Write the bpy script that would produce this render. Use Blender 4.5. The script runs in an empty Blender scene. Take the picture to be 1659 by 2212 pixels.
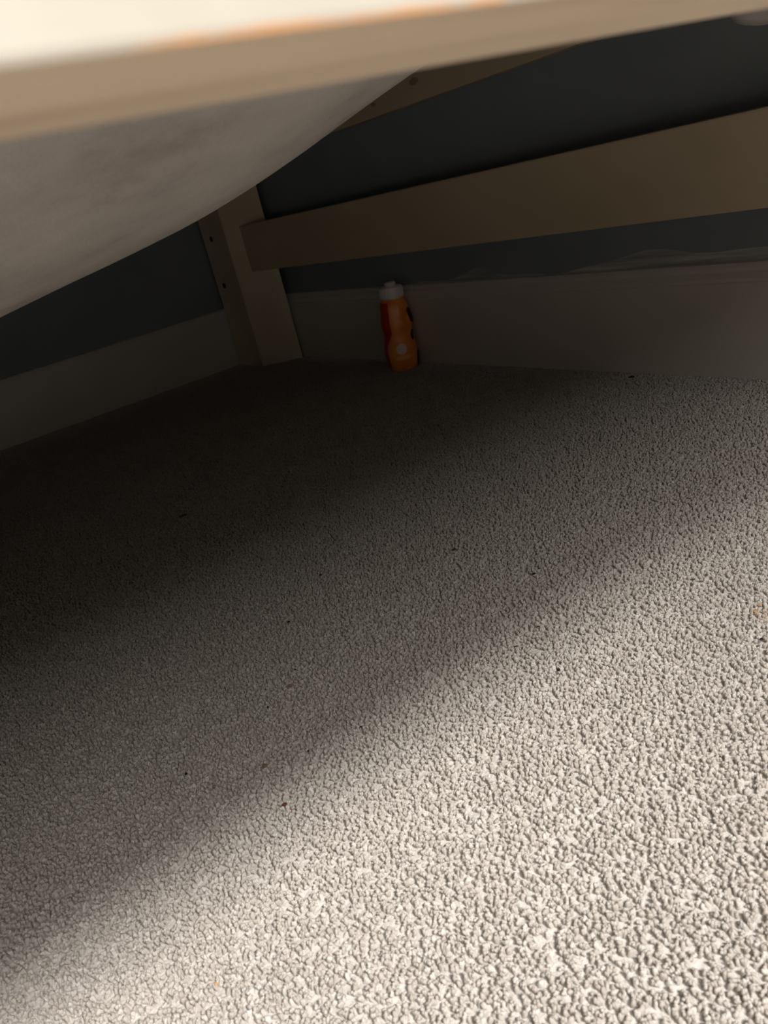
import bpy, bmesh, math, random
import numpy as np
from mathutils import Vector, Matrix

random.seed(7)
S = bpy.context.scene
COL = S.collection

# ------------------------------------------------------------------ camera
FPX = 1741.0
R = Matrix(((0.5896860964, -0.1774036453, 0.7879075164),
            (0.7747119706, 0.3999467427, -0.4897590894),
            (-0.2282359970, 0.8992055103, 0.3732797611)))
CAM = Vector((1.5912107, -0.79979672, 0.28888456))
cd = bpy.data.cameras.new('camera')
cam = bpy.data.objects.new('camera', cd)
COL.objects.link(cam)
cam.matrix_world = Matrix.Translation(CAM) @ R.to_4x4()
cd.sensor_fit = 'HORIZONTAL'
cd.sensor_width = 36.0
cd.lens = FPX / 1659.0 * 36.0
cd.clip_start = 0.002
cd.dof.use_dof = True
cd.dof.focus_distance = 0.57
cd.dof.aperture_fstop = cd.lens / 1.45
S.camera = cam

# ------------------------------------------------------------------ light
w = bpy.data.worlds.new('room_daylight')
S.world = w
w.use_nodes = True
bg = w.node_tree.nodes['Background']
bg.inputs[0].default_value = (1.0, 0.97, 0.93, 1)
bg.inputs[1].default_value = 0.22
sd = bpy.data.lights.new('sun', 'SUN')
sd.energy = 5.3
sd.angle = math.radians(9)
sd.color = (1.0, 0.975, 0.94)
sun = bpy.data.objects.new('sun', sd)
COL.objects.link(sun)
sun.rotation_euler = Vector((-0.273, -0.055, -0.30)).to_track_quat('-Z', 'Y').to_euler()
wd = bpy.data.lights.new('window_light', 'AREA')
wd.shape = 'RECTANGLE'
wd.size = 1.9
wd.size_y = 1.7
wd.energy = 74
wd.color = (1.0, 0.975, 0.95)
win = bpy.data.objects.new('window_light', wd)
COL.objects.link(win)
win.location = (3.45, -1.0, 2.05)
win.rotation_euler = (Vector((1.35, -.6, 0)) - Vector(win.location)).to_track_quat('-Z', 'Y').to_euler()
S.view_settings.view_transform = 'Standard'
S.view_settings.look = 'None'
S.view_settings.gamma = 1.0
S.view_settings.use_curve_mapping = False
S.view_settings.exposure = 0.0
S.cycles.adaptive_threshold = 0.02
S.cycles.max_bounces = 6
S.cycles.caustics_reflective = False
S.cycles.caustics_refractive = False


def unproject(px, py, axis, value):
    """where the ray of a photo point meets a plane of the room"""
    d = R @ Vector(((px - 829.5) / FPX, -(py - 1106.0) / FPX, -1.0))
    t = (value - CAM[axis]) / d[axis]
    return CAM + d * t


# ------------------------------------------------------------------ materials
def mat(name, color, rough=0.6, spec=0.3):
    m = bpy.data.materials.new(name)
    m.use_nodes = True
    b = m.node_tree.nodes['Principled BSDF']
    b.inputs['Base Color'].default_value = (*color, 1)
    b.inputs['Roughness'].default_value = rough
    b.inputs['Specular IOR Level'].default_value = spec
    return m


class NT:
    def __init__(self, m):
        self.t = m.node_tree
        self.b = self.t.nodes['Principled BSDF']

    def new(self, kind, **kw):
        n = self.t.nodes.new(kind)
        for k, v in kw.items():
            setattr(n, k, v)
        return n

    def link(self, a, b):
        self.t.links.new(a, b)

    def noise(self, scale, stretch=(1, 1, 1), detail=4, rough=.5, loc=(0, 0, 0)):
        g = self.new('ShaderNodeNewGeometry')
        mp = self.new('ShaderNodeMapping')
        mp.inputs['Scale'].default_value = stretch
        mp.inputs['Location'].default_value = loc
        self.link(g.outputs['Position'], mp.inputs['Vector'])
        n = self.new('ShaderNodeTexNoise')
        n.inputs['Scale'].default_value = scale
        n.inputs['Detail'].default_value = detail
        n.inputs['Roughness'].default_value = rough
        self.link(mp.outputs[0], n.inputs['Vector'])
        return n.outputs['Fac']

    def ramp(self, fac, stops):
        r = self.new('ShaderNodeValToRGB')
        e = r.color_ramp.elements
        e[0].position, e[0].color = stops[0][0], (*stops[0][1], 1)
        e[1].position, e[1].color = stops[-1][0], (*stops[-1][1], 1)
        for p, c in stops[1:-1]:
            q = e.new(p)
            q.color = (*c, 1)
        self.link(fac, r.inputs[0])
        return r.outputs[0]

    def bump(self, fac, strength, dist):
        b = self.new('ShaderNodeBump')
        b.inputs['Strength'].default_value = strength
        b.inputs['Distance'].default_value = dist
        self.link(fac, b.inputs['Height'])
        self.link(b.outputs[0], self.b.inputs['Normal'])

    def math(self, op, a, b):
        n = self.new('ShaderNodeMath', operation=op)
        for i, v in enumerate((a, b)):
            if isinstance(v, (int, float)):
                n.inputs[i].default_value = v
            else:
                self.link(v, n.inputs[i])
        return n.outputs[0]

    def mix(self, fac, a, b):
        n = self.new('ShaderNodeMix', data_type='RGBA')
        self.link(fac, n.inputs[0])
        for i, v in ((6, a), (7, b)):
            if isinstance(v, tuple):
                n.inputs[i].default_value = (*v, 1)
            else:
                self.link(v, n.inputs[i])
        return n.outputs[2]


M_wall = mat('blue_grey_wall_paint', (.17, .20, .225), .75, .2)
n = NT(M_wall)
n.link(n.ramp(n.noise(9, detail=3), [(.3, (.195, .215, .230)), (.7, (.220, .242, .256))]), n.b.inputs['Base Color'])
n.bump(n.noise(260, detail=2), .15, .0006)

M_skirt = mat('white_gloss_skirting', (.52, .47, .42), .42, .4)
n = NT(M_skirt)
n.link(n.ramp(n.noise(6, detail=4), [(.3, (.47, .425, .38)), (.7, (.54, .49, .44))]), n.b.inputs['Base Color'])
n.bump(n.noise(60, stretch=(1, 1, 5), detail=3), .12, .0006)

M_cream = mat('cream_painted_pine', (.46, .37, .235), .5, .35)
n = NT(M_cream)
n.link(n.ramp(n.noise(14, stretch=(.35, 1, 1), detail=4), [(.25, (.46, .375, .25)), (.75, (.55, .455, .315))]), n.b.inputs['Base Color'])
n.bump(n.noise(40, stretch=(.15, 1, 1), detail=3), .12, .0006)

# bed rail: cream paint on its face, rubbed through to orange wood along the lower edge, bare wood beneath
M_rail = mat('rail_paint_and_wood', (.8, .7, .5), .55, .3)
n = NT(M_rail)
g = n.new('ShaderNodeNewGeometry')
sx = n.new('ShaderNodeSeparateXYZ')
n.link(g.outputs['Position'], sx.inputs[0])
sn = n.new('ShaderNodeSeparateXYZ')
n.link(g.outputs['True Normal'], sn.inputs[0])
under = n.math('LESS_THAN', sn.outputs[2], -.75)
wood_t = n.ramp(n.noise(170, stretch=(1, .05, 1), detail=4, rough=.6),
                [(.30, (.44, .32, .22)), (.42, (.66, .525, .385)), (.55, (.76, .615, .455)), (.68, (.80, .67, .51))])
paint_t = n.ramp(n.noise(80, detail=2), [(.3, (.395, .36, .30)), (.7, (.43, .395, .335))])
edge = n.math('ADD', n.math('MULTIPLY', n.noise(300, stretch=(1, .25, 1), detail=4, loc=(0, 3.1, 0)), .0040), .29840)
worn = n.math('LESS_THAN', sx.outputs[2], edge)
side = n.mix(worn, paint_t, (.62, .30, .12))
n.link(n.mix(under, side, wood_t), n.b.inputs['Base Color'])
n.bump(n.noise(240, stretch=(1, .08, 1), detail=3), .25, .0004)

M_fabric = mat('pale_grey_ticking', (.50, .455, .405), .9, .15)
n = NT(M_fabric)
n.link(n.ramp(n.noise(22, stretch=(1, .7, 1), detail=5, rough=.62), [(.30, (.33, .30, .275)), (.45, (.41, .38, .35)), (.58, (.45, .42, .385)), (.72, (.49, .455, .42))]), n.b.inputs['Base Color'])
n.bump(n.noise(420, detail=3), .35, .001)

M_base = mat('carpet_backing', (.50, .465, .43), .95, .1)
n = NT(M_base)
n.bump(n.noise(300, detail=4), .6, .003)

M_pile = mat('oatmeal_twist_pile', (.56, .50, .45), .62, .35)
n = NT(M_pile)
oi = n.new('ShaderNodeObjectInfo')
c1 = n.ramp(oi.outputs['Random'], [(0, (.62, .575, .53)), (.6, (.71, .67, .625)), (.85, (.80, .765, .72)), (1, (.92, .895, .855))])
stain = n.new('ShaderNodeVectorMath', operation='DISTANCE')
g = n.new('ShaderNodeNewGeometry')
n.link(g.outputs['Position'], stain.inputs[0])
sp = unproject(1652, 1325, 2, 0.0)
stain.inputs[1].default_value = sp
sf = n.math('LESS_THAN', n.math('ADD', stain.outputs['Value'], n.math('MULTIPLY', n.noise(350), .012)), .0125)
sf = n.math('MULTIPLY', sf, .45)
n.link(n.mix(sf, c1, (.62, .42, .25)), n.b.inputs['Base Color'])
n.bump(n.noise(1600, detail=2), .4, .0006)
tl = n.new('ShaderNodeBsdfTranslucent')
tl.inputs['Color'].default_value = (.82, .77, .71, 1)
mx = n.new('ShaderNodeMixShader')
mx.inputs[0].default_value = .6
n.link(n.b.outputs[0], mx.inputs[1])
n.link(tl.outputs[0], mx.inputs[2])
n.link(mx.outputs[0], n.t.nodes['Material Output'].inputs[0])

M_hole = mat('dark_bolt_hole', (.02, .018, .015), .6)
M_orange = mat('glossy_orange_plastic', (.86, .25, .035), .33, .5)
n = NT(M_orange)
n.link(n.ramp(n.noise(55, detail=2), [(.3, (.80, .20, .025)), (.7, (.95, .33, .06))]), n.b.inputs['Base Color'])
M_red = mat('deep_red_plastic', (.50, .015, .012), .35, .5)
M_white = mat('white_cap_plastic', (.74, .67, .62), .5, .4)
M_badge = mat('white_printed_badge', (.80, .62, .54), .5, .3)
M_black = mat('black_print', (.012, .011, .010), .45)


# ------------------------------------------------------------------ helpers
def obj(name, bm, m, parent=None, smooth=False):
    me = bpy.data.meshes.new(name)
    bm.normal_update()
    bm.to_mesh(me)
    bm.free()
    me.materials.append(m)
    if smooth:
        me.polygons.foreach_set('use_smooth', [True] * len(me.polygons))
    o = bpy.data.objects.new(name, me)
    COL.objects.link(o)
    if parent is not None:
        o.parent = parent
        o.matrix_parent_inverse = Matrix.Translation(-Vector(parent.location)) if parent.type == 'EMPTY' else Matrix()
    return o


def thing(name, label, cat, loc, group=None):
    o = bpy.data.objects.new(name, None)
    o.empty_display_size = .05
    COL.objects.link(o)
    o.location = loc
    o['label'] = label
    o['category'] = cat
    if group:
        o['group'] = group
    return o


def box(x0, x1, y0, y1, z0, z1, bev=0.0, seg=2):
    bm = bmesh.new()
    bmesh.ops.create_cube(bm, size=1)
    for v in bm.verts:
        v.co = Vector(((x0 + x1) / 2 + v.co.x * (x1 - x0), (y0 + y1) / 2 + v.co.y * (y1 - y0), (z0 + z1) / 2 + v.co.z * (z1 - z0)))
    if bev:
        bmesh.ops.bevel(bm, geom=bm.edges[:], offset=bev, segments=seg, affect='EDGES', profile=.6)
    return bm


def prism(pts, z0, z1, bev=0.0):
    bm = bmesh.new()
    f = bm.faces.new([bm.verts.new((x, y, z0)) for x, y in pts])
    r = bmesh.ops.extrude_face_region(bm, geom=[f])
    for v in r['geom']:
        if isinstance(v, bmesh.types.BMVert):
            v.co.z = z1
    bmesh.ops.recalc_face_normals(bm, faces=bm.faces[:])
    if bev:
        bmesh.ops.bevel(bm, geom=bm.edges[:], offset=bev, segments=3, affect='EDGES', profile=.6)
    return bm


def sweep(profile, a, b):
    """profile of (out, up) pairs swept along a straight wall run from a to b (each a point and its outward vector)"""
    bm = bmesh.new()
    rows = []
    for p, o in (a, b):
        rows.append([bm.verts.new(Vector(p) + Vector(o) * q[0] + Vector((0, 0, q[1]))) for q in profile])
    k = len(profile)
    for i in range(k):
        j = (i + 1) % k
        bm.faces.new((rows[0][i], rows[0][j], rows[1][j], rows[1][i]))
    bm.faces.new(rows[0])
    bm.faces.new(rows[1][::-1])
    bmesh.ops.recalc_face_normals(bm, faces=bm.faces[:])
    return bm


# ------------------------------------------------------------------ the setting
T = .015                     # skirting thickness; the walls stand this far behind x = 0 and y = 0
FZ = -.0041                   # the carpet backing; the pile tips reach z = 0
floor = obj('floor', box(-.10, 3.6, -3.2, .10, FZ - .02, FZ + .0014), M_base)
floor['kind'] = 'structure'
wl = obj('wall_left', box(-T - .08, -T, -3.2, T + .08, FZ, 2.4), M_wall)
wl['kind'] = 'structure'
wb = obj('wall_back', box(-T, 3.6, T, T + .08, FZ, 2.4), M_wall)
wb['kind'] = 'structure'
prof = [(0, FZ), (T, FZ), (T, .1035), (T - .0012, .1050), (T - .0012, .1085), (T - .0035, .1125),
        (T - .005, .1150), (T - .0052, .1195), (T - .0075, .1232), (0, .1240)]
sb = obj('baseboard_back', sweep(prof, ((-T, T, 0), (0, -1, 0)), ((3.6, T, 0), (0, -1, 0))), M_skirt)
sb['kind'] = 'structure'
prof = [(0, FZ), (T, FZ), (T, .1120), (T - .004, .1175), (0, .1185)]
sl = obj('baseboard_left', sweep(prof, ((-T, 0, 0), (1, 0, 0)), ((-T, -3.2, 0), (1, 0, 0))), M_skirt)
sl['kind'] = 'structure'

# ragged brush marks of skirting paint on the blue-grey wall just above the skirting
xs = np.linspace(.42, 1.9, 150)
bm = bmesh.new()
lo, hi = [], []
for x in xs:
    h = .0032 + .0018 * math.sin(x * 21) + .0012 * math.sin(x * 57 + 1)
    h += .0125 * math.exp(-((x - .70) / .035) ** 2) + .012 * math.exp(-((x - .975) / .06) ** 2)
    h += .010 / (1 + math.exp(-(x - 1.02) / .03))
    h *= min(1, (x - .42) / .12)
    lo.append(bm.verts.new((x, T - .0006, .1230)))
    hi.append(bm.verts.new((x, T - .0006, .1242 + h)))
fs = [bm.faces.new((lo[i], lo[i + 1], hi[i + 1], hi[i])) for i in range(len(xs) - 1)]
r = bmesh.ops.extrude_face_region(bm, geom=fs)
for v in r['geom']:
    if isinstance(v, bmesh.types.BMVert):
        v.co.y += .0006
bmesh.ops.recalc_face_normals(bm, faces=bm.faces[:])
M_smear = mat('smeared_white_paint', (.33, .325, .31), .5, .3)
n = NT(M_smear)
n.link(n.ramp(n.noise(40, stretch=(.2, 1, 4), detail=4, rough=.6), [(.35, (.22, .235, .24)), (.65, (.42, .40, .37))]), n.b.inputs['Base Color'])
o = obj('paint_smear', bm, M_smear, wb)

# ------------------------------------------------------------------ carpet pile (stuff)
def tuft_mesh(seed):
    rnd = random.Random(seed)
    bm = bmesh.new()
    # a short two-ply yarn end: two fat strands twisted round each other, splayed at the tip
    for s in range(2):
        rings = []
        ph = s * math.pi + rnd.random()
        lean = rnd.uniform(-.3, .3)
        for k, (z, rr, off) in enumerate(((0, .55, .25), (.45, .72, .36), (.80, .74, .46), (1.0, .46, .52))):
            a = ph + z * 1.9
            cx = math.cos(a) * off + lean * z * z
            cy = math.sin(a) * off + rnd.uniform(-.08, .08)
            rings.append([bm.verts.new(((cx + rr * math.cos(t) * rnd.uniform(.85, 1.15)) * .00108,
                                        (cy + rr * math.sin(t) * rnd.uniform(.85, 1.15)) * .00108,
                                        z * .0043 + rnd.uniform(-.0002, .0002)))
                          for t in [j * math.tau / 5 for j in range(5)]])
        for k in range(3):
            for j in range(5):
                bm.faces.new((rings[k][j], rings[k][(j + 1) % 5], rings[k + 1][(j + 1) % 5], rings[k + 1][j]))
        bm.faces.new(rings[3])
    me = bpy.data.meshes.new('tuft')
    bm.normal_update()
    bm.to_mesh(me)
    bm.free()
    me.materials.append(M_pile)
    me.polygons.foreach_set('use_smooth', [True] * len(me.polygons))
    return bpy.data.objects.new('tuft', me)


tufts = [tuft_mesh(i) for i in range(4)]
bm = bmesh.new()
vs = [bm.verts.new(p) for p in ((0, -1.25, FZ), (1.95, -1.25, FZ), (1.95, 0, FZ), (0, 0, FZ))]
bm.faces.new(vs)
pile = obj('carpet_pile', bm, M_pile, floor)
pile['kind'] = 'stuff'
ng = bpy.data.node_groups.new('pile_scatter', 'GeometryNodeTree')
ng.interface.new_socket('Geometry', in_out='INPUT', socket_type='NodeSocketGeometry')
ng.interface.new_socket('Geometry', in_out='OUTPUT', socket_type='NodeSocketGeometry')
N = ng.nodes.new
L = ng.links.new
gi, go = N('NodeGroupInput'), N('NodeGroupOutput')
dp = N('GeometryNodeDistributePointsOnFaces')
dp.distribute_method = 'POISSON'
dp.inputs['Density Max'].default_value = 560000
dp.inputs['Distance Min'].default_value = .00150
L(gi.outputs[0], dp.inputs['Mesh'])
ip = N('GeometryNodeInstanceOnPoints')
L(dp.outputs['Points'], ip.inputs['Points'])
jg = N('GeometryNodeJoinGeometry')
for t in tufts:
    oi = N('GeometryNodeObjectInfo')
    oi.inputs['Object'].default_value = t
    oi.inputs['As Instance'].default_value = True
    L(oi.outputs['Geometry'], jg.inputs[0])
L(jg.outputs[0], ip.inputs['Instance'])
ip.inputs['Pick Instance'].default_value = True
# lean of the tufts: partly shared with the neighbours (brushed patches), partly their own
pos = N('GeometryNodeInputPosition')
nz = N('ShaderNodeTexNoise')
nz.inputs['Scale'].default_value = 34
nz.inputs['Detail'].default_value = 3
L(pos.outputs[0], nz.inputs['Vector'])
sub = N('ShaderNodeVectorMath'); sub.operation = 'SUBTRACT'
L(nz.outputs['Color'], sub.inputs[0]); sub.inputs[1].default_value = (.5, .5, .5)
sc = N('ShaderNodeVectorMath'); sc.operation = 'MULTIPLY'
L(sub.outputs[0], sc.inputs[0]); sc.inputs[1].default_value = (2.6, 2.6, 0)
rv = N('FunctionNodeRandomValue'); rv.data_type = 'FLOAT_VECTOR'
rv.inputs[0].default_value = (-.5, -.5, 0); rv.inputs[1].default_value = (.5, .5, 6.283)
ad = N('ShaderNodeVectorMath'); ad.operation = 'ADD'
L(sc.outputs[0], ad.inputs[0]); L(rv.outputs[0], ad.inputs[1])
L(ad.outputs[0], ip.inputs['Rotation'])
rs = N('FunctionNodeRandomValue'); rs.data_type = 'FLOAT'
rs.inputs[2].default_value = .86; rs.inputs[3].default_value = 1.10
L(rs.outputs[1], ip.inputs['Scale'])
L(ip.outputs[0], go.inputs[0])
jg2 = None
md = pile.modifiers.new('scatter', 'NODES')
md.node_group = ng

# ------------------------------------------------------------------ the bed
bed = thing('bed', 'cream painted wooden bed frame standing on the carpet, side rail close overhead', 'bed', (.80, -1.05, FZ))
# corner post in the room corner, seen below the mattress
post = obj('post', prism([(.002, -.069), (.103, -.069), (.157, -.004), (.002, -.004)], FZ, .80, .003), M_cream, bed)
for px, py in ((456.5, 517), (484.5, 617)):
    p = unproject(px, py, 1, -.0695)
    bm = bmesh.new()
    bmesh.ops.create_cone(bm, cap_ends=True, segments=20, radius1=.0052, radius2=.0052, depth=.0016,
                          matrix=Matrix.Translation((p.x, -.0697, p.z)) @ Matrix.Rotation(math.pi / 2, 4, 'X'))
    bmesh.ops.create_cone(bm, cap_ends=True, segments=6, radius1=.0024, radius2=.0024, depth=.0022,
                          matrix=Matrix.Translation((p.x, -.0697, p.z)) @ Matrix.Rotation(math.pi / 2, 4, 'X'))
    o = obj('bolt', bm, M_hole, post)
    o['label'] = 'dark bolt head'
post2 = obj('post', box(1.43, 1.535, -.069, -.004, FZ, .80, .003), M_cream, bed)
obj('headboard_plank', box(.118, 1.44, -.045, -.022, .182, .268, .002), M_cream, bed)
obj('headboard_plank', box(.118, 1.44, -.045, -.022, .3665, .462, .002), M_cream, bed)
obj('headboard_plank', box(.118, 1.44, -.045, -.022, .56, .66, .002), M_cream, bed)
obj('side_rail', box(1.505, 1.535, -2.03, -.069, .300, .425, .0007), M_rail, bed)
obj('post', box(1.43, 1.535, -2.10, -2.03, FZ, .60, .003), M_cream, bed)
obj('post', box(.002, .103, -2.10, -2.03, FZ, .60, .003), M_cream, bed)
obj('footboard_panel', box(.10, 1.44, -2.08, -2.055, .03, .56, .002), M_cream, bed)
# the knot and the hook hole on the upper plank
for px, py, s in ((893, 176, .006), (806, 226, .0035)):
    p = unproject(px, py, 1, -.0455)
    bm = bmesh.new()
    bmesh.ops.create_uvsphere(bm, u_segments=12, v_segments=8, radius=1,
                              matrix=Matrix.Translation((p.x, -.0452, p.z)) @ Matrix.Diagonal((s * 1.6, .0006, s * .7, 1)))
    o = obj('wood_knot', bm, mat('dark_wood_knot', (.30, .235, .155), .7), bed)

# ------------------------------------------------------------------ the mattress, sagging between rail and wall
def sag(y):
    pts = [(-2.05, .03), (-1.6, .13), (-1.1, .172), (-.90, .162), (-.724, .139), (-.619, .119), (-.568, .107),
           (-.518, .093), (-.463, .072), (-.40, .050), (-.30, .024), (-.15, .006), (-.07, 0)]
    ys = [p[0] for p in pts]
    return 1.0 * float(np.interp(y, ys, [p[1] for p in pts]))


def under_z(x, y):
    q = math.exp(-((x - 1.12) / (.30 if x > 1.12 else .42)) ** 2)
    s = (sag(y - .03) + sag(y) + sag(y + .03)) / 3
    wob = .0012 * math.sin(31 * y + 9 * x) + .0010 * math.sin(17 * x - 23 * y + 1.3)
    return .405 - s * q + wob * min(1, s / .05)


bm = bmesh.new()
NX, NY = 90, 150
bot = [[None] * (NY + 1) for _ in range(NX + 1)]
top = [[None] * (NY + 1) for _ in range(NX + 1)]
for i in range(NX + 1):
    for j in range(NY + 1):
        x = .012 + (1.498 - .012) * i / NX
        ym = -.0465 if .17 < x < 1.415 else -.072
        y = -2.022 + (2.022 + ym) * (j / NY) ** .8
        zb = under_z(x, y)
        e = min(i, NX - i, j, NY - j)
        bot[i][j] = bm.verts.new((x, y, zb + (.012 if e == 0 else .003 if e == 1 else 0)))
        top[i][j] = bm.verts.new((x, y, zb * .3 + .44 - (.012 if e == 0 else .003 if e == 1 else 0)))
for i in range(NX):
    for j in range(NY):
        bm.faces.new((bot[i][j], bot[i][j + 1], bot[i + 1][j + 1], bot[i + 1][j]))
        bm.faces.new((top[i][j], top[i + 1][j], top[i + 1][j + 1], top[i][j + 1]))
for i in range(NX):
    bm.faces.new((bot[i][0], bot[i + 1][0], top[i + 1][0], top[i][0]))
    bm.faces.new((bot[i + 1][NY], bot[i][NY], top[i][NY], top[i + 1][NY]))
for j in range(NY):
    bm.faces.new((bot[0][j + 1], bot[0][j], top[0][j], top[0][j + 1]))
    bm.faces.new((bot[NX][j], bot[NX][j + 1], top[NX][j + 1], top[NX][j]))
bmesh.ops.recalc_face_normals(bm, faces=bm.faces[:])
mt = obj('mattress', bm, M_fabric, None, True)
mt['label'] = 'pale grey fabric mattress sagging down behind the side rail of the bed'
mt['category'] = 'mattress'

# a loop of its cover bulging out beneath the rail at the upper right
p = unproject(1668, 30, 0, 1.25)
q = unproject(1612, 40, 0, 1.25)
low = unproject(1630, 58, 0, 1.25)
hw = abs(p.y - q.y)
bm = bmesh.new()
bmesh.ops.create_uvsphere(bm, u_segments=32, v_segments=20, radius=1)
for v in bm.verts:
    c = v.co.copy()
    k = 1 + .04 * math.sin(c.x * 5 + c.y * 3) + .03 * math.sin(c.z * 7 + c.y * 5)
    zc = c.z * (.012 if c.z < 0 else .095)
    v.co = Vector((p.x + c.x * .022 * k, p.y + c.y * hw * k, low.z + .012 + zc))
fold = obj('cover_fold', bm, M_fabric, mt, True)

# ------------------------------------------------------------------ the bottle
BL = unproject(868, 800, 2, 0.0)
bx, by = .5250, -.0300
lean = Matrix.Translation((bx, by, -.003)) @ Matrix.Rotation(math.radians(-2.0), 4, 'X') @ Matrix.Rotation(math.radians(2.0), 4, 'Y')
bottle = thing('bottle', 'small orange plastic bottle with a white cap standing against the white skirting', 'bottle', (bx, by, -.003))
BP = [(0, 0), (.0185, 0), (.0215, .0025), (.0238, .010), (.0255, .022), (.0262, .034), (.0255, .044), (.0232, .052),
      (.0222, .058), (.0230, .065), (.0245, .074), (.0243, .084), (.0228, .092), (.0222, .096), (.0222, .102),
      (.0212, .109), (.0190, .1145), (.0165, .1165), (.0165, .121), (0, .121)]


def brad(z):
    q = BP[1:-1]
    return float(np.interp(z, [p[1] for p in q], [p[0] for p in q]))


def lathe(profile, seg=48, a0=0.0, a1=math.tau, closed=True):
    bm = bmesh.new()
    rings = []
    for r, z in profile:
        if r == 0:
            rings.append([bm.verts.new((0, 0, z))])
        else:
            k = seg if closed else seg + 1
            rings.append([bm.verts.new((r * math.cos(a0 + (a1 - a0) * i / seg), r * math.sin(a0 + (a1 - a0) * i / seg), z)) for i in range(k)])
    for a, b in zip(rings, rings[1:]):
        for i in range(seg):
            j = (i + 1) % len(b) if closed else i + 1
            if len(a) == 1:
                bm.faces.new((a[0], b[i], b[(i + 1) % len(b)]))
            elif len(b) == 1:
                bm.faces.new((a[i], a[(i + 1) % len(a)], b[0]))
            else:
                j = (i + 1) % seg if closed else i + 1
                bm.faces.new((a[i], a[j], b[j], b[i]))
    bmesh.ops.recalc_face_normals(bm, faces=bm.faces[:])
    return bm


def bpart(name, bm, m, smooth=True):
    bm.transform(lean)
    return obj(name, bm, m, bottle, smooth)


def decal(az, zc, ra, rz, tilt=0.0, lift=.0004, n1=10, n2=24):
    """an oval patch a hair proud of the bottle's wall"""
    bm = bmesh.new()
    def P(u, v, l):
        uu = u * math.cos(tilt) - v * math.sin(tilt)
        vv = u * math.sin(tilt) + v * math.cos(tilt)
        z = zc + vv
        r = brad(z) + l
        a = az + uu / r
        return (r * math.cos(a), r * math.sin(a), z)
    c = bm.verts.new(P(0, 0, lift))
    prev = None
    for i in range(1, n1 + 1):
        ring = [bm.verts.new(P(ra * i / n1 * math.cos(t), rz * i / n1 * math.sin(t), lift)) for t in [k * math.tau / n2 for k in range(n2)]]
        for k in range(n2):
            if prev is None:
                bm.faces.new((c, ring[k], ring[(k + 1) % n2]))
            else:
                bm.faces.new((prev[k], ring[k], ring[(k + 1) % n2], prev[(k + 1) % n2]))
        prev = ring
    ring = [bm.verts.new(P(ra * math.cos(t), rz * math.sin(t), -.0003)) for t in [k * math.tau / n2 for k in range(n2)]]
    for k in range(n2):
        bm.faces.new((prev[k], ring[k], ring[(k + 1) % n2], prev[(k + 1) % n2]))
    bmesh.ops.recalc_face_normals(bm, faces=bm.faces[:])
    return bm


bpart('bottle_body', lathe(BP), M_orange)
# azimuth that faces the camera from the bottle
AZ = math.atan2(CAM.y - by, CAM.x - bx)
ruff = []
cap_bm = lathe([(0, .1165), (.0178, .1165), (.0186, .1185), (.0186, .1330), (.0176, .1350), (.0090, .1360), (.0090, .1405), (.0074, .1425), (0, .1430)], 40)
cap = bpart('cap', cap_bm, M_white)
# vertical ribs moulded round the cap
bm = bmesh.new()
for k in range(28):
    a = k * math.tau / 28
    bmesh.ops.create_cube(bm, size=1, matrix=Matrix.Rotation(a, 4, 'Z') @ Matrix.Translation((.0187, 0, .1258)) @ Matrix.Diagonal((.0010, .0014, .0125, 1)))
bm.transform(lean)
rb = obj('rib_ring', bm, M_white, cap)
rb['kind'] = 'stuff'
# red back of the bottle showing as a strip down its left side
left = AZ - math.radians(62)
zs = np.linspace(.010, .1125, 40)
bm = bmesh.new()
rows = []
for z in zs:
    hw = math.radians(50) if z > .065 else math.radians(22 + 28 * max(0, (z - .045) / .02))
    r = brad(z) + .0007
    rows.append([bm.verts.new((r * math.cos(a), r * math.sin(a), z)) for a in np.linspace(left - math.radians(55), left + hw - math.radians(15), 20)])
for a, b in zip(rows, rows[1:]):
    for i in range(19):
        bm.faces.new((a[i], a[i + 1], b[i + 1], b[i]))
bpart('back_strip', bm, M_red)['label'] = 'deep red strip'
bpart('badge', decal(AZ + .02, .0385, .0088, .0088), M_badge)['label'] = 'round white badge'
bpart('print_mark', decal(AZ + 1.22, .0875, .0050, .0125, .25, .0022), M_black)['label'] = 'black oval mark'
bpart('print_mark', decal(AZ + 1.15, .0565, .0035, .0085, -.35, .0010), M_black)['label'] = 'black curved mark'
bpart('print_mark', decal(AZ + 1.42, .0165, .0050, .0130, 0, .0018), M_black)['label'] = 'black upright mark'
bpart('lower_band', decal(AZ + .10, .0250, .0165, .0042, .06, .0004), mat('pale_orange_print', (.88, .38, .15), .5))['label'] = 'pale printed band'

# ------------------------------------------------------------------ crumbs and fluff on the carpet
M_brown = mat('brown_crumb', (.10, .035, .015), .7)
M_dark = mat('black_grit', (.012, .010, .010), .7)
M_tan = mat('tan_crumb', (.22, .14, .085), .8)
M_amber = mat('amber_crumb', (.42, .26, .12), .7)
PX = 1741.0


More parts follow.
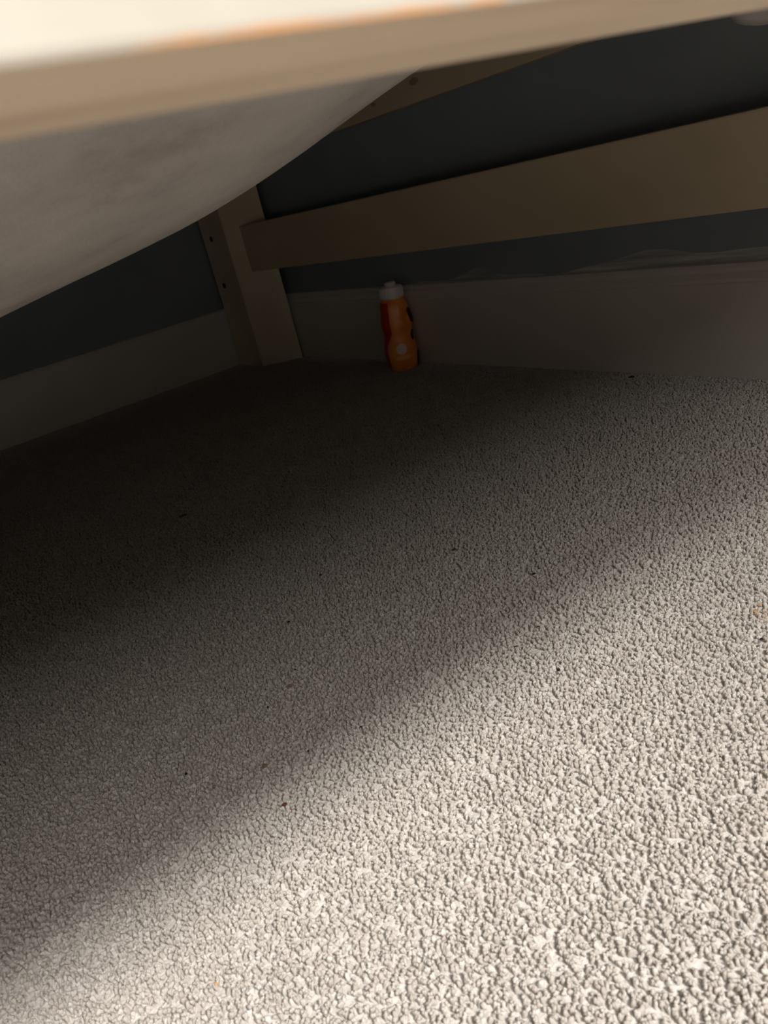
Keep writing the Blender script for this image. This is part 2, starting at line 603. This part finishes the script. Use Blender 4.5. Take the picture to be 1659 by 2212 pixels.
def crumb(name, px, py, wpx, hpx, ang, m, label, cat, shape='chip', group=None):
    p = unproject(px, py, 2, .0012)
    depth = (p - CAM).dot(-(R @ Vector((0, 0, 1))))
    s = depth / PX
    right = R @ Vector((1, 0, 0)); right.z = 0; right.normalize()
    away = Vector((-right.y, right.x, 0))
    rnd = random.Random(int(px * 7 + py))
    a, b = wpx * s * .5, hpx * s * .5 * 1.25
    bm = bmesh.new()
    if shape == 'chip':
        bmesh.ops.create_icosphere(bm, subdivisions=1, radius=1)
        for v in bm.verts:
            v.co *= rnd.uniform(.72, 1.2)
            v.co.z *= .45
            v.co.x *= a; v.co.y *= b; v.co.z *= (a + b) * .5
    else:
        k = 9
        rings = []
        for i in range(k):
            t = i / (k - 1) * 2 - 1
            rr = (b * .5 if shape == 'shred' else .00010) * (1.05 - abs(t) ** 3) * rnd.uniform(.8, 1.1)
            c = Vector((t * a, (t * t - .4) * b * (.9 if shape == 'shred' else 2.5) + .25 * b * math.sin(t * 5), .0007 * (1 - t * t)))
            rings.append([bm.verts.new(c + Vector((0, rr * math.cos(q), rr * .7 * math.sin(q)))) for q in (0, 1.257, 2.513, 3.77, 5.03)])
        for u, v in zip(rings, rings[1:]):
            for i in range(5):
                bm.faces.new((u[i], u[(i + 1) % 5], v[(i + 1) % 5], v[i]))
        bm.faces.new(rings[0]); bm.faces.new(rings[-1])
    bmesh.ops.recalc_face_normals(bm, faces=bm.faces[:])
    B = Matrix.Identity(3)
    for i in range(3):
        B[i][0], B[i][1], B[i][2] = right[i], away[i], (0, 0, 1)[i]
    bm.transform(B.to_4x4() @ Matrix.Rotation(math.radians(ang), 4, 'Z'))
    o = obj(name, bm, m, None, shape == 'shred')
    o.location = (p.x, p.y, .0004)
    o['label'] = label
    o['category'] = cat
    if group:
        o['group'] = group
    return o


G = 'crumbs and grit scattered over the carpet'
crumb('shred', 395, 1113, 20, 9, 40, M_brown, 'curled dark brown shred alone on the darkest carpet toward the left wall', 'shred', 'shred', G)
crumb('crumb', 981, 1185, 13, 6, 5, M_brown, 'flat brown crumb on shaded carpet directly below the bottle', 'crumb', 'chip', G)
crumb('crumb', 613, 1735, 13, 12, 40, M_brown, 'largest reddish brown crumb, diamond shaped, just inside the shadow edge', 'crumb', 'chip', G)
crumb('grit', 401, 1669, 7, 7, 0, M_dark, 'tiny black grit on shaded carpet left of the reddish brown diamond crumb', 'grit', 'chip', G)
crumb('grit', 637, 1444, 6, 5, 0, M_dark, 'tiny black grit right above a blurred tan crumb on shaded carpet', 'grit', 'chip', G)
crumb('crumb', 627, 1478, 12, 8, 0, M_tan, 'faint tan crumb right below a tiny black grit on shaded carpet', 'crumb', 'chip', G)
crumb('grit', 1206, 1444, 9, 9, 20, M_dark, 'black starry grit on sunlit carpet just past the shadow edge', 'grit', 'chip', G)
crumb('shred', 1115, 1395, 13, 5, -4, M_dark, 'thin black sliver lying on the shadow edge, left of the starry grit', 'shred', 'shred', G)
crumb('shred', 1163, 1352, 8, 6, -40, M_dark, 'short dark hooked shred on the shadow edge above the thin sliver', 'shred', 'shred', G)
crumb('shred', 1591, 1229, 9, 5, 45, M_brown, 'small slanted dark brown shred on sunlit carpet below the right end of the shadow edge', 'shred', 'shred', G)
crumb('grit', 1645, 1378, 9, 8, 0, M_dark, 'black grit on sunlit carpet by the right edge, below the amber stain', 'grit', 'chip', G)
crumb('crumb', 1632, 1318, 12, 7, 10, M_amber, 'lower amber crumb stuck in the orange stain at the right edge', 'crumb', 'chip', G)
crumb('crumb', 1641, 1305, 9, 8, 60, M_amber, 'upper amber crumb stuck in the orange stain at the right edge', 'crumb', 'chip', G)
crumb('grit', 623, 1341, 8, 5, 20, M_dark, 'dark grit on shaded carpet, the one farthest up left of centre', 'grit', 'chip', G)
crumb('shred', 1426, 1342, 7, 4, -30, M_dark, 'tiny dark shred on sunlit carpet between the starry grit and the amber stain', 'shred', 'shred', G)
crumb('grit', 1152, 1237, 9, 7, 10, M_dark, 'dark grit on shaded carpet right of the flat brown crumb', 'grit', 'chip', G)
crumb('grit', 692, 1240, 7, 6, 0, M_brown, 'small brown grit on shaded carpet left of the flat brown crumb', 'grit', 'chip', G)
crumb('crumb', 1364, 813, 12, 7, 0, M_dark, 'dark crumb lying at the foot of the back skirting right of the bottle', 'crumb', 'chip', G)
crumb('grit', 779, 1568, 6, 5, 0, M_dark, 'tiny black grit on shaded carpet nearest the middle of the shadow edge', 'grit', 'chip', G)
crumb('grit', 665, 1620, 5, 6, 0, M_dark, 'tiny black grit on shaded carpet above the reddish brown diamond crumb', 'grit', 'chip', G)
crumb('crumb', 571, 1652, 13, 11, 0, M_tan, 'blurred tan crumb above and left of the reddish brown diamond crumb', 'crumb', 'chip', G)
crumb('crumb', 461, 1696, 10, 8, 0, M_tan, 'blurred tan crumb left of the reddish brown diamond crumb', 'crumb', 'chip', G)
crumb('grit', 578, 1525, 7, 4, -20, M_dark, 'flat dark grit on shaded carpet between the two pairs of tan crumbs', 'grit', 'chip', G)
crumb('crumb', 465, 2122, 9, 10, 30, M_amber, 'pale amber crumb on sunlit carpet at the bottom left', 'crumb', 'chip', G)
M_hair = mat('fine_dark_fibre', (.10, .095, .09), .5)
crumb('hair', 1178, 1372, 78, 10, -4, M_hair, 'fine curved hair lying across the shadow edge above the starry grit', 'hair', 'hair', 'loose hairs on the carpet')
crumb('hair', 1222, 1404, 54, 12, 12, M_hair, 'short fine hair lying right above the starry grit', 'hair', 'hair', 'loose hairs on the carpet')
crumb('hair', 1576, 1157, 76, 9, 8, mat('fine_pale_fibre', (.75, .74, .70), .4), 'fine pale hair near the right end of the shadow edge', 'hair', 'hair', 'loose hairs on the carpet')
